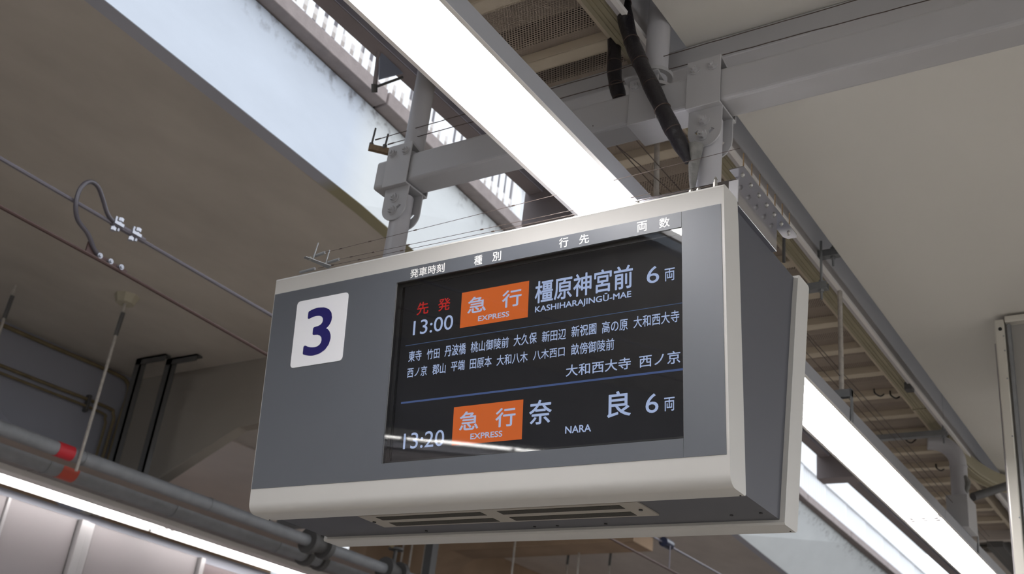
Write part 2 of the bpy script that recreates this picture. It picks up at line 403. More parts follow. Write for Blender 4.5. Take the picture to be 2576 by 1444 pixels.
# coping stones
cp = thing('wall_coping', 'weathered grey coping stones on the pale upstand wall', None, (-4.4, 5, 4.08)); tag(cp, kind='structure')
ce = [-6, -4.2, -2.4, -.6, 1.2, 2.45, 4.32, 6.2, 8.1, 10, 11.9, 13.8, 15.7, 17.6, 19.5]
for a, c in zip(ce, ce[1:]):
    b = B(); xa, xc = lerp(TOP, a+.01), lerp(TOP, c-.01)
    prism(b, [(xa+.11, a+.01, 4.088), (xa-.2, a+.01, 4.088), (xc-.2, c-.01, 4.088), (xc+.11, c-.01, 4.088)], (0, 0, .105)); mk('stone', b, 'cope', cp, bevel=.006)
b = B()
for a, c in zip(YS, YS[1:]):
    prism(b, [(lerp(TOP, a)-.005, a, 4.07), (lerp(TOP, a)-.25, a, 4.07), (lerp(TOP, c)-.25, c, 4.07), (lerp(TOP, c)-.005, c, 4.07)], (0, 0, .10))
mk('joint_bed', b, 'soffit', cp)  # dark strip under the stones stands in for the shadow of the gap
# slat fence on the coping
fe = thing('slat_fence', 'white vertical slat screen standing on the coping', 'fence', (-4.4, 4, 4.19))
b = B(); box(b, -4.385, -4.37, 1.0, 1.050, 4.19, 5.6); s0 = mk('slat', b, 'slat', fe, bevel=.003, seg=1)
y = 1.095
while y < 6.05:
    dup(s0, lerp(TOP, y)-lerp(TOP, 1.0), y-1.0, 0, fe); y += .095
for z0, z1, mm, nm in ((4.402, 4.452, 'rail', 'back_rail'), (4.195, 4.225, 'slat', 'bottom_rail')):
    b = B()
    for a, c in zip(YS, YS[1:]):
        a, c = max(a, 0), min(c, 6.2)
        if a >= c: continue
        off = .06 if nm == 'back_rail' else .03
        prism(b, [(lerp(TOP, a)-off, a, z0), (lerp(TOP, a)-off-.04, a, z0), (lerp(TOP, c)-off-.04, c, z0), (lerp(TOP, c)-off, c, z0)], (0, 0, z1-z0))
    mk(nm, b, mm, fe)
# ribbed sheet screen further along
rs = thing('ribbed_screen', 'white ribbed sheet screen beyond the slat fence', 'screen', (-4.8, 12, 4.19))
b = B(); box(b, 0, .03, -.475, .475, 4.19, 6.4)
for i in range(11): box(b, .03, .05, -.46+i*.088, -.42+i*.088, 4.19, 6.4)
bmesh.ops.translate(b, verts=b.verts, vec=(lerp(TOP, 6.7)-.05, 6.7, 0)); r0 = mk('sheet', b, 'facade', rs)
for i in range(1, 15):
    yy = 6.7+.96*i; dup(r0, lerp(TOP, yy)-lerp(TOP, 6.7), .96*i, 0, rs)
b = B()
for a, c in zip([6.2, 10, 14, 20], [10, 14, 20, 24]): prism(b, [(lerp(TOP, a)+.0, a, 4.62), (lerp(TOP, a)+.03, a, 4.62), (lerp(TOP, c)+.03, c, 4.62), (lerp(TOP, c), c, 4.62)], (0, 0, .05))
mk('cross_rail', b, 'slat', rs)
# building beyond
bl = thing('building', 'pale office block with window bands seen through the slat fence', 'building', (-14, 8, 0))
b = B(); box(b, -16, -14, -10, 30, -2, 16); mk('wall', b, 'facade', bl)
for z in (13.2,):
    for k in range(10):
        b = B(); box(b, -14.02, -13.96, 3.2+k*1.6, 4.3+k*1.6, z, z+1.2); f = mk('window', b, 'mullion', bl)
        b = B(); box(b, -13.97, -13.95, 3.28+k*1.6, 4.22+k*1.6, z+.08, z+1.12); mk('pane', b, 'cable', f)

# --- left longitudinal girder, cross girders, bays
b = B(); prism(b, [(-9, -42, 3.4), (-9, -42, 1.95), (-9, 3.4, 1.95), (-9, 4.9, 2.70), (-9, 5.45, 2.42), (-9, 6.25, 2.10), (-9, 6.35, 2.05), (-9, 6.45, 3.4)], (-.5, 0, 0))
mk('wall_girder', b, 'girder', kind='structure', label='bluish grey concrete girder above the left pipes')
b = B(); prism(b, [(-9.5, 6.28, 3.4), (-9.5, 6.28, 2.0), (-8.9, 6.25, 2.08), (-8.45, 6.25, 2.24), (-7.27, 6.2, 2.74), (-6.9, 6.2, 2.76), (-5.2, 6.2, 2.76), (-5.2, 6.2, 3.4)], (0, .11, 0))
mk('wall_cross_girder', b, 'girder2', kind='structure', label='haunched brown grey concrete cross girder')
b = B(); prism(b, [(-9.5, 11.2, 3.4), (-9.5, 11.2, 2.4), (-8.6, 11.2, 2.9), (-6, 11.2, 2.95), (-6, 11.2, 3.4)], (0, .5, 0))
mk('wall_cross_girder', b, 'ply', kind='structure', label='second haunched girder beyond the first')
b = B(); box(b, -12.6, -9.45, 6.31, 12, 3.38, 3.5); mk('ceiling_bay', b, 'ceil2', kind='structure', label='paler concrete bay beyond the cross girder')  # brightness of the lit bay is partly in its paler colour
b = B(); box(b, -9.8, -9.5, 10.6, 24, 1.2, 3.4); mk('wall_boarded', b, 'ply', kind='structure', label='stained brown boarded wall under the slab')
b = B(); box(b, -12.7, -12.6, 6.8, 12, -2.8, 3.4); mk('wall_bay', b, 'ply', kind='structure')

# --- lit wall panels under the left lamp
wp = thing('wall_panelled', 'pinkish grey panelled wall behind the left lamp run', None, (-9.1, 6, -2.8)); tag(wp, kind='structure')
for a, c in ((-40, -4), (-4, -1.5), (-1.5, 1), (1, 3.2), (3.2, 5.38), (5.40, 6.12), (6.30, 7.60)):
    b = B(); box(b, -9.12, -9.06, a+.01, c-.01, -2.8, 1.97); mk('panel', b, 'wallpanel', wp, bevel=.006)
for a, c, d in ((5.375, 5.405, .01), (6.125, 6.20, .05), (6.215, 6.29, .02), (7.605, 7.66, .04)):
    b = B(); box(b, -9.1, -9.05+d, a, c, -2.8, 1.97); mk('mullion', b, 'mullion', wp, bevel=.006)
b = B(); box(b, -9.16, -9.12, -42, 24, -2.8, 2.045); mk('backing', b, 'girder', wp)
b = B(); box(b, -9.11, -9.06, 7.67, 8.26, 1.53, 1.93); t0 = mk('tile', b, 'browntile', wp, bevel=.004)
for j in range(4):
    for i in range(6):
        if i or j: dup(t0, 0, i*.6, -j*.41, wp)

# --- enclosing wall on the track side behind the camera is the panelled wall; ceiling of the far side
# ================================================================ THE DEPARTURE BOARD
p0 = V((0, 2.4, 1.555)); eu = V((0, -.1265, .992)).normalized(); nb = V((0, .992, .1265)).normalized()
def S(x, v, d): return V((x, 0, 0)) + p0 + eu*v + nb*d
XL, XR = -2.785, -1.075
bd = thing('departure_board', 'large double-sided platform departure board showing platform 3', 'departure board', (-1.93, 2.735, .79))
def zv(z): return (z-1.555)/.992
def yf(z): return 2.4+(1.555-z)*.1275
zt, zb = 1.614, .790
# side-view outlines (y,z); front face leans 7 degrees
def arc(cy, cz, r, a0, a1, n=8): return [(cy+r*math.cos(math.radians(a0+(a1-a0)*i/n)), cz+r*math.sin(math.radians(a0+(a1-a0)*i/n))) for i in range(n+1)]
def shell(bm, mirror=False):
    f = (lambda y: 5.47-y) if mirror else (lambda y: y)
    def pr(poly, x0, x1): xprism(bm, [(f(y), z) for y, z in poly], x0, x1)
    ot, ob = 1.5075, .9175                           # opening
    n = .0995
    top = [(yf(ot), ot), (yf(zt-.012), zt-.012)] + arc(yf(zt)+.012, zt-.012, .012, 172, 90, 4) + arc(yf(zt)+n-.014, zt-.014, .014, 90, 5, 4) + [(yf(ot)+n, ot+.0127)]
    bot = [(yf(ob), ob), (yf(ob)+n, ob+.0127), (yf(zb)+n, zb+.006), (yf(zb)+n-.004, zb)] + arc(yf(zb)+(.030 if not mirror else .012), zb+(.034 if not mirror else .013), .034 if not mirror else .013, 270, 187, 8)
    if mirror:
        pr([(yf(zb), zb+.01)]*0 + bot[:1] + [top[0]] + top[1:] + bot[1:], XL, XR); return
    pr(top, XL, XR); pr(bot, XL, XR)
    side = [(yf(ot), ot), (yf(ob), ob), (yf(ob)+n, ob+.0127), (yf(ot)+n, ot+.0127)]
    pr(side, XL, -2.2215); pr(side, -1.2015, XR)
b = B(); shell(b); sh = mk('front_casing', b, 'shell', bd, smooth=True)
b = B(); shell(b, True); mk('rear_casing', b, 'shell', bd, smooth=True)
for px, (y, z) in ((-1.085, (2.585, .7895)), (-1.085, (2.945, .7895)), (-2.77, (2.585, .7895))):
    b = B(); cyl(b, (px, y, z+.001), (px, y, z-.0015), .0025, 10); mk('casing_screw', b, 'black', bd)
# dark face panels, one metre-wide opening
def plate(bm, x0, x1, v0, v1, d0, d1):
    P = [S(x0, v0, d0), S(x1, v0, d0), S(x1, v1, d0), S(x0, v1, d0)]; prism(bm, P, nb*(d1-d0))
ft, fb = -.002, -.6925
OT, OB, OL, OR = -.0479, -.6426, -2.2215, -1.2015
def panel(nm, x0, x1, v0, v1):
    b = B(); plate(b, x0, x1, v0, v1, -.0015, .004); return mk(nm, b, 'panel', bd)
panel('face_panel', -2.7815, OL, fb, ft); panel('face_panel', OL, OR-.0004, OT, ft); panel('face_panel', OR+.0008, -1.0835, fb, ft); panel('face_panel', OL, OR, fb, OB)
# screen cavity
b = B(); d1 = .07
plate(b, OL-.03, OL, OB-.02, OT+.02, .005, d1); plate(b, OR, OR+.03, OB-.02, OT+.02, .005, d1); plate(b, OL-.03, OR+.03, OT, OT+.02, .005, d1); plate(b, OL-.03, OR+.03, OB-.02, OB, .005, d1)
mk('screen_frame', b, 'black', bd)
b = B(); plate(b, OL, OL+.012, OB, OT, .018, .022); plate(b, OL, OR, OT-.012, OT, .018, .022); plate(b, OL, OR, OB, OB+.010, .018, .022); mk('inner_bezel', b, 'black', bd)
b = B(); plate(b, OL-.02, OR+.02, OB-.01, OT+.01, .0455, .052); lcd = mk('screen', b, 'lcd', bd)
b = B(); plate(b, OL+.0003, OR-.0003, OB+.0003, OT-.0003, .0010, .0040); mk('glass_pane', b, 'glass', bd)
# number plate
b = B(); r = .014; x0, x1, v0, v1 = -2.663, -2.427, -.2875, -.048
pts = []
for cx_, cv_, a0 in ((x1-r, v1-r, 0), (x0+r, v1-r, 90), (x0+r, v0+r, 180), (x1-r, v0+r, 270)):
    for i in range(7):
        a = math.radians(a0+15*i); pts.append(S(cx_+r*math.cos(a), cv_+r*math.sin(a), -.0035))
prism(b, pts, nb*.002); npl = mk('number_plate', b, 'numplate', bd, label='white rounded plate with navy 3')
# --- text
TXT = [
("発車時刻",-2.1649,-0.0427,-2.0251,-0.0116,"P"),("種",-1.9097,-0.042,-1.8788,-0.0098,"P"),("別",-1.8404,-0.0407,-1.808,-0.0096,"P"),
("行",-1.5996,-0.0398,-1.5674,-0.0081,"P"),("先",-1.5303,-0.0406,-1.4967,-0.011,"P"),("両",-1.34,-0.0391,-1.3073,-0.0075,"P"),("数",-1.27,-0.04,-1.2368,-0.0097,"P"),
("3",-2.61,-0.2553,-2.4872,-0.0844,"N"),
("先",-2.1638,-0.155,-2.1164,-0.1121,"R"),("発",-2.0776,-0.1549,-2.0289,-0.1127,"R"),("13:00",-2.1733,-0.2219,-2.0132,-0.1732,"W"),
("急",-1.9592,-0.1799,-1.8885,-0.1265,"O"),("行",-1.8287,-0.1806,-1.7569,-0.1245,"O"),("EXPRESS",-1.9161,-0.2102,-1.7996,-0.1931,"Q"),
("橿原神宮前",-1.7086,-0.1839,-1.3764,-0.1122,"B"),("KASHIHARAJINGŪ-MAE",-1.706,-0.2176,-1.3811,-0.1874,"E"),("6",-1.3321,-0.1809,-1.293,-0.1303,"W"),("両",-1.2761,-0.1825,-1.245,-0.1449,"S"),
("東寺",-2.1836,-0.3103,-2.1309,-0.2738,"S"),("竹田",-2.1096,-0.3111,-2.0589,-0.2768,"S"),("丹波橋",-2.0385,-0.3102,-1.9567,-0.2733,"S"),("桃山御陵前",-1.9378,-0.3093,-1.7968,-0.2749,"S"),
("大久保",-1.7787,-0.3087,-1.696,-0.2734,"S"),("新田辺",-1.6779,-0.3091,-1.5947,-0.2751,"S"),("新祝園",-1.5766,-0.3072,-1.4931,-0.2727,"S"),("高の原",-1.4748,-0.3086,-1.3917,-0.2735,"S"),("大和西大寺",-1.3733,-0.3068,-1.2322,-0.2723,"S"),
("西ノ京",-2.1838,-0.3627,-2.1046,-0.3293,"S"),("郡山",-2.0827,-0.3632,-2.0307,-0.3303,"S"),("平端",-2.0102,-0.361,-1.9572,-0.3283,"S"),("田原本",-1.9375,-0.3617,-1.8561,-0.3278,"S"),("大和八木",-1.8375,-0.3627,-1.7258,-0.3297,"S"),
("八木西口",-1.7067,-0.3608,-1.5977,-0.3306,"S"),("畝傍御陵前",-1.5761,-0.3618,-1.4344,-0.3268,"S"),
("大和西大寺",-1.5918,-0.4236,-1.381,-0.3892,"S"),("西ノ京",-1.355,-0.4242,-1.23,-0.3886,"S"),
("急",-1.9644,-0.5521,-1.8933,-0.4939,"O"),("行",-1.8319,-0.5528,-1.7604,-0.4955,"O"),("EXPRESS",-1.9203,-0.5815,-1.8045,-0.5635,"Q"),
("13:20",-2.178,-0.5933,-2.0188,-0.5428,"W"),("奈",-1.713,-0.5557,-1.6358,-0.4835,"B"),("良",-1.454,-0.5573,-1.3795,-0.4837,"B"),
("NARA",-1.5887,-0.5904,-1.5044,-0.5694,"E"),("6",-1.3348,-0.555,-1.2959,-0.5011,"W"),("両",-1.2789,-0.5542,-1.248,-0.5166,"S")]
STY = {'P': ('print', .030, 'header_lettering'), 'N': ('navy', .034, 'numeral'), 'R': ('redtxt', .022, 'screen_lettering'), 'W': ('txt', .003, 'screen_lettering'),
       'O': ('txtO', .030, 'screen_lettering'), 'Q': ('txtO', .035, 'screen_lettering'), 'B': ('txt', .030, 'screen_lettering'), 'E': ('txt', .035, 'screen_lettering'), 'S': ('txt', .018, 'screen_lettering')}
tmp = []
for t, *_r, k in TXT:
    c = bpy.data.curves.new('text', 'FONT'); c.body = t; c.resolution_u = 4
    o = bpy.data.objects.new('text', c); COL.objects.link(o); tmp.append(o)
dg = bpy.context.evaluated_depsgraph_get()
meshes = [bpy.data.meshes.new_from_object(o.evaluated_get(dg)) for o in tmp]
for o in tmp: c = o.data; bpy.data.objects.remove(o); bpy.data.curves.remove(c)
for me, (t, x0, v0, x1, v1, k) in zip(meshes, TXT):
    mt, _o, nm = STY[k]
    d = {'P': -.0020, 'N': -.0040}.get(k, .0448)
    # heavier strokes: the glyphs repeated with small shifts inside the same box
    w_ = _o/2; src = me; bm = bmesh.new()
    for q, (sx_, sy_) in enumerate(((0, 0), (-w_, 0), (w_, 0), (0, w_), (0, -w_), (-w_*.7, -w_*.7), (w_*.7, w_*.7), (-w_*.7, w_*.7), (w_*.7, -w_*.7))):
        n0 = len(bm.verts); bm.from_mesh(src); bm.verts.ensure_lookup_table()
        for v in bm.verts[n0:]: v.co.x += sx_; v.co.y += sy_; v.co.z = q
    xs = [v.co.x for v in bm.verts]; ys = [v.co.y for v in bm.verts]
    ax, bx, ay, by = min(xs), max(xs), min(ys), max(ys)
    parent = npl if k == 'N' else (bd if k == 'P' else lcd)
    base = BASE[parent.name]
    for v in bm.verts:
        v.co = S(x0+(x1-x0)*(v.co.x-ax)/(bx-ax), v0+(v1-v0)*(v.co.y-ay)/(by-ay), d-v.co.z*.00002) - base
    me = bpy.data.meshes.new(nm); bm.to_mesh(me); bm.free()
    me.materials.clear(); me.materials.append(M[mt]); me.name = nm
    o = bpy.data.objects.new(nm, me); COL.objects.link(o); o.parent = parent; BASE[o.name] = base
for x0, x1, v0, v1 in ((-1.9850, -1.7318, -.2225, -.1054), (-1.9887, -1.7355, -.5947, -.4763)):
    b = B(); plate(b, x0, x1, v0, v1, .0451, .0454); mk('orange_field', b, 'orange', lcd, label='orange service field')
b = B(); plate(b, -2.2005, OR, -.4458, -.4398, .0451, .0454); mk('divider_line', b, 'line', lcd, label='thick blue divider line')
b = B(); plate(b, -2.2005, OR, -.2545, -.2523, .0451, .0454); mk('divider_line', b, 'line2', lcd, label='thin blue divider line')
# charcoal body between the casings
b = B(); xprism(b, [(yf(1.60)+.095, 1.603), (yf(.8)+.095, .804), (5.47-yf(.8)-.095, .804), (5.47-yf(1.6)-.095, 1.603)], -2.77, -1.09); mk('body', b, 'body', bd)
b = B(); box(b, -2.418, -1.405, 2.628, 2.768, .799, .8045); vp = mk('vent_panel', b, 'shell', bd, bevel=.001)
vp.data.materials[0] = mat('grey vent plate', (150, 144, 134), .5)
M['mesh'] = mat('dark mesh', (52, 49, 42), .8, noise=.5, nscale=260, bump=.5, bscale=300)
for x0, x1 in ((-2.355, -1.944), (-1.883, -1.469)):
    for y0, y1 in ((2.646, 2.683), (2.715, 2.755)):
        b = B(); box(b, x0, x1, y0, y1, .7982, .800); mk('vent_grille', b, 'mesh', vp)
for x, y in ((-2.403, 2.697), (-1.429, 2.70)):
    b = B(); cyl(b, (x, y, .80), (x, y, .796), .006, 12); mk('vent_latch', b, 'black', vp)
for x, y in ((-1.204, 2.809), (-1.873, 2.845), (-1.79, 2.845), (-2.3, 2.845), (-1.115, 2.80), (-1.62, 2.845)):
    b = B(); cyl(b, (x, y, .806), (x, y, .8015), .005, 10); mk('screw', b, 'black', bd)
# stainless top box with screw strip and upright pins
b = B(); box(b, -1.6, -1.0755, 2.50, 2.795, 1.600, 1.692); mk('top_box', b, 'steel', bd, bevel=.001, label='polished stainless box on the board')
b = B(); box(b, -1.106, -1.077, 2.4975, 2.501, 1.612, 1.686); mk('corner_bracket', b, 'beampaint', bd, bevel=.001)
st = B(); prism(st, [(-1.085, 2.45, 1.691), (-1.041, 2.45, 1.691), (-1.041, 2.872, 1.691), (-1.048, 2.888, 1.691), (-1.075, 2.888, 1.691), (-1.085, 2.87, 1.691)], (0, 0, .0035))
pin_strip = mk('pin_strip', st, 'steel', bd, label='stainless strip carrying upright pins')
for i in range(7):
    yy = 2.488+i*.0605
    b = B(); cyl(b, (-1.06, yy, 1.691), (-1.06, yy, 1.6855), .0065, 10, .004); cyl(b, (-1.06, yy, 1.6855), (-1.06, yy, 1.683), .003, 8); mk('screw', b, 'bolt', pin_strip, smooth=True)
    b = B(); cyl(b, (-1.046, yy-.03, 1.694), (-1.046, yy-.03, 1.742), .0022, 8); mk('pin', b, 'rust', pin_strip)

# ================================================================ BIRD WIRES
bw = thing('bird_wire_set', 'fine tensioned bird wires with springs along the top of the board', 'bird wires', (-1.9, 2.40, 1.614))
def path(*p): return [V(q) for q in p]
b = B(); prism(b, [(-2.60, 2.33, 1.632), (-2.585, 2.325, 1.632), (-2.535, 2.405, 1.625), (-2.56, 2.415, 1.625)], (0, 0, .003)); mk('bracket', b, 'galv', bw)
b = B(); cyl(b, (-2.583, 2.345, 1.629), (-2.583, 2.345, 1.640), .005, 10); mk('rivet', b, 'bolt', bw)
for a, c in (((-2.572, 2.348, 1.632), (-2.560, 2.345, 1.692)), ((-2.549, 2.388, 1.628), (-2.541, 2.386, 1.680))):
    b = B(); cyl(b, a, c, .0024, 8); mk('pin', b, 'galv', bw)
for a, c in (((-2.575, 2.352, 1.645), (-2.525, 2.352, 1.651)), ((-2.545, 2.395, 1.636), (-2.495, 2.395, 1.640)), ((-2.685, 2.405, 1.627), (-2.615, 2.405, 1.630))):
    b = B(); cyl(b, a, c, .0052, 10); mk('spring', b, 'galv', bw)
for a, c, sag in (((-2.525, 2.352, 1.651), (-1.045, 2.43, 1.742), .002), ((-2.495, 2.395, 1.640), (-1.30, 2.395, 1.632), .001), ((-2.9+.3, 2.405, 1.629), (-1.12, 2.405, 1.622), .0)):
    a, c = V(a), V(c); P_ = [a.lerp(c, i/24)-V((0, 0, sag*4*(i/24)*(1-i/24))) for i in range(25)]
    b = B(); sweep(b, P_, .0009, 6); mk('wire', b, 'wire', bw)
    for i in (1, 3, 6, 12): 
        b = B(); cyl(b, P_[i], P_[i]+(c-a).normalized()*.012, .0022, 8); mk('wire_knot', b, 'wire', bw)
for x, h_ in ((-1.105, 1), (-1.155, .35), (-1.178, .35), (-1.345, .3)):
    b = B(); y = 2.405; cyl(b, (x, y, 1.612), (x, y, 1.612+.016*h_), .0065, 6); cyl(b, (x, y, 1.612+.016*h_), (x, y, 1.612+.026*h_), .0045, 10); cyl(b, (x, y, 1.612+.026*h_), (x, y, 1.612+.034*h_), .0058, 10, .003); mk('stud', b, 'bolt', bw)
bw2 = thing('beam_bird_wires', 'pair of bird wires running above the grey cross beam', 'bird wires', (-2.0, 2.72, 2.38))
b = B(); prism(b, [(-2.775, 2.70, 2.340), (-2.760, 2.69, 2.340), (-2.62, 2.72, 2.290), (-2.635, 2.735, 2.290)], (0, 0, .025)); mk('bracket', b, 'rust', bw2)
for (a, c) in (((-2.762, 2.70, 2.355), (-2.756, 2.70, 2.445)), ((-2.695, 2.71, 2.335), (-2.689, 2.71, 2.405))):
    b = B(); cyl(b, a, c, .004, 8); mk('pin', b, 'darksteel', bw2)
    b = B(); cyl(b, a, V(a)+V((0, 0, .018)), .009, 8); mk('pin_base', b, 'darksteel', bw2)
for a, c in (((-2.745, 2.70, 2.385), (-.6, 2.73, 2.415)), ((-2.68, 2.71, 2.352), (-.55, 2.73, 2.335))):
    a, c = V(a), V(c)
    b = B(); sweep(b, [a.lerp(c, i/40)+V((0, 0, random.uniform(-.0012, .0012))) for i in range(41)], .0019, 6); mk('wire', b, 'wire', bw2)
    b = B(); cyl(b, a, a+V((.03, 0, 0)), .003, 8); mk('wire_end', b, 'wire', bw2)

# ================================================================ CROSS BEAMS, HANGERS
b = B(); box(b, -2.69, 4.0, 2.68, 2.79, 2.125, 2.252)
mk('cross_beam', b, 'beampaint', bevel=.012, seg=3, smooth=False, label='grey square steel cross beam carrying the departure board', cat='beam')
b = B(); prism(b, [(-2.3, 2.87, 2.455), (-2.3, 2.95, 2.455), (-2.3, 2.95, 2.548), (-2.3, 2.87, 2.548)], (6.5, 0, 0))
mk('cross_beam', b, 'beampaint', bevel=.006, label='second grey cross beam close under the ceiling behind the first', cat='beam')

def hexbolt(bm, p, d, r=.014, h=.010, shaft=.018):
    p, d = V(p), V(d).normalized(); cyl(bm, p, p+d*.003, r*1.35, 16); cyl(bm, p+d*.003, p+d*(.003+h), r, 6); cyl(bm, p+d*(.003+h), p+d*(.003+shaft), r*.5, 10)
def ear(x0, x1, y, zt_, zb_, t=.006):
    """round-bottomed plate with a real curved slot"""
    cx_ = (x0+x1)/2; r = (x1-x0)/2; pts = [(x0, zt_), (x1, zt_)]
    cz = zb_+r
    pts += [(cx_+r*math.cos(a), cz+r*math.sin(a)) for a in [-math.pi*i/14 for i in range(15)]]
    bm = B(); outer = [bm.verts.new((x, y, z)) for x, z in pts]
    # slot
    sl = []
    for i in range(9): a = math.radians(-150+120*i/8); sl.append((cx_+.040*math.cos(a), cz+.022+.040*math.sin(a)))
    for i in range(9): a = math.radians(-30-120*i/8); sl.append((cx_+.026*math.cos(a), cz+.022+.026*math.sin(a)))
    inner = [bm.verts.new((x, y, z)) for x, z in sl]
    ed = [bm.edges.new((outer[i], outer[(i+1)%len(outer)])) for i in range(len(outer))] + [bm.edges.new((inner[i], inner[(i+1)%len(inner)])) for i in range(len(inner))]
    bmesh.ops.triangle_fill(bm, use_beauty=True, use_dissolve=False, edges=ed)
    ext = bmesh.ops.extrude_face_region(bm, geom=list(bm.faces)); bmesh.ops.translate(bm, verts=[v for v in ext['geom'] if isinstance(v, bmesh.types.BMVert)], vec=(0, t, 0))
    return bm
def hanger(cx, label, lower):
    h = thing('board_hanger', label, 'hanger', (cx, 2.735, 1.61), 'hangers clamping the board to the cross beam')
    w2 = .058
    b = B(); xprism(b, [(2.668, 2.30), (2.673, 2.30), (2.673, 2.119), (2.80, 2.119), (2.80, 2.16), (2.806, 2.16), (2.806, 2.112), (2.668, 2.112)], cx-w2-.004, cx+w2)
    mk('clamp_plate', b, 'beampaint', h, bevel=.002)
    b = B(); xprism(b, [(2.674, 2.290), (2.674, 2.300), (2.80, 2.262), (2.80, 2.254)], cx-w2, cx+w2); mk('top_plate', b, 'beampaint', h)
    for x in (cx-.034, cx+.030):
        b = B(); hexbolt(b, (x, 2.668, 2.262), (0, -1, 0)); mk('bolt', b, 'beampaint', h)
    for y in (2.690, 2.776):
        b = ear(cx-.058, cx+.058, y, 2.118, 1.968); mk('ear_plate', b, 'beampaint', h)
    for z in (2.067, 2.012):
        b = B(); hexbolt(b, (cx-.004, 2.690, z), (0, -1, 0), .016, .012, .02); mk('bolt', b, 'beampaint', h)
    b = B(); cyl(b, (cx, 2.737, 2.09), (cx, 2.737, 1.602), .0395, 32); mk('drop_pole', b, 'pole', h, smooth=True)
    return h
hanger(-2.567, 'grey hinged hanger on the left end of the cross beam', None)
hanger(-1.281, 'grey hinged hanger near the taped black sleeve', None)

def support(cx, label, zt_, fl):
    s = thing('support_pipe', label, 'pipe', (cx, 2.735, 2.26), 'round pipes holding up the cross beam')
    b = B(); cyl(b, (cx, 2.737, 2.254), (cx, 2.737, zt_), .0415, 32); mk('pipe', b, 'pole', s, smooth=True)
    if fl:
        b = B(); cyl(b, (cx, 2.737, 2.262), (cx, 2.737, 2.275), .072, 32); mk('flange', b, 'beampaint', s, smooth=True); b = B(); cyl(b, (cx, 2.737, 2.33), (cx, 2.737, 2.345), .060, 32); mk('flange', b, 'beampaint', s, smooth=True)
        b = B(); xprism(b, [(2.664, 2.295), (2.670, 2.295), (2.670, 2.114), (2.80, 2.114), (2.80, 2.105), (2.664, 2.105)], cx-.058, cx+.05); mk('clamp_plate', b, 'beampaint', s, bevel=.002)
        b = B(); xprism(b, [(2.650, 2.29), (2.650, 2.297), (2.80, 2.262), (2.80, 2.255)], cx-.075, cx+.055); mk('top_plate', b, 'beampaint', s)
        for x in (cx-.035, cx+.028):
            b = B(); hexbolt(b, (x, 2.664, 2.258), (0, -1, 0)); mk('bolt', b, 'beampaint', s)
    return s
support(-2.561, 'round grey pipe rising from the left end of the cross beam', 3.3, False)
support(-1.497, 'round grey pipe rising into the ceiling slot with a clamped flange', 3.2, True)

# taped black sleeves
def sleeve(label, pts, r, rings, taper=0):
    s = thing('cable_sleeve', label, 'cable sleeve', pts[0], 'black cable sleeves')
    P_ = smooth_path(pts, 8)
    b = B(); sweep(b, P_, r, 16, rf=lambda t: r*(1+.05*math.sin(t*37))*(1-.55*max(0, (t-.84)/.16)*taper)); mk('sleeve', b, 'rubber', s, smooth=True)
    for i in rings:
        i = min(i, len(P_)-2); d = (P_[i+1]-P_[i]).normalized()
        b = B(); cyl(b, P_[i]-d*.0012, P_[i]+d*.0012, r*1.05, 20); mk('tape_band', b, 'tape', s, smooth=True)
    return s, P_
sleeve('short black taped cable sleeve hanging behind the cross beam', [(-1.70, 2.76, 2.78), (-1.69, 2.755, 2.70), (-1.69, 2.76, 2.58), (-1.68, 2.765, 2.42), (-1.655, 2.77, 2.32), (-1.64, 2.77, 2.26)], .026, (7, 14, 21, 27, 33))
s2, P2 = sleeve('long black taped cable sleeve leading down to the right hanger', [(-1.585, 2.62, 2.66), (-1.578, 2.62, 2.58), (-1.545, 2.615, 2.45), (-1.49, 2.61, 2.31), (-1.43, 2.615, 2.17), (-1.375, 2.63, 2.04), (-1.345, 2.65, 1.97), (-1.318, 2.66, 1.90)], .0275, (6, 12, 18, 24, 30, 36, 42), 1)
b = B(); sweep(b, smooth_path([(-1.70, 2.76, 2.80), (-1.70, 2.76, 2.775)], 2), .034, 20); mk('cable_gland', b, 'rubber', s2, smooth=True)
b = B()
sweep(b, smooth_path([(-1.300, 2.672, 1.965), (-1.302, 2.674, 1.935), (-1.306, 2.678, 1.89), (-1.310, 2.684, 1.84), (-1.312, 2.69, 1.79)], 5), .03, 12, rf=lambda t: .0235*(1-t)**.7+.003)
mk('putty_seal', b, 'putty', s2, smooth=True, label='lumpy grey putty seal')

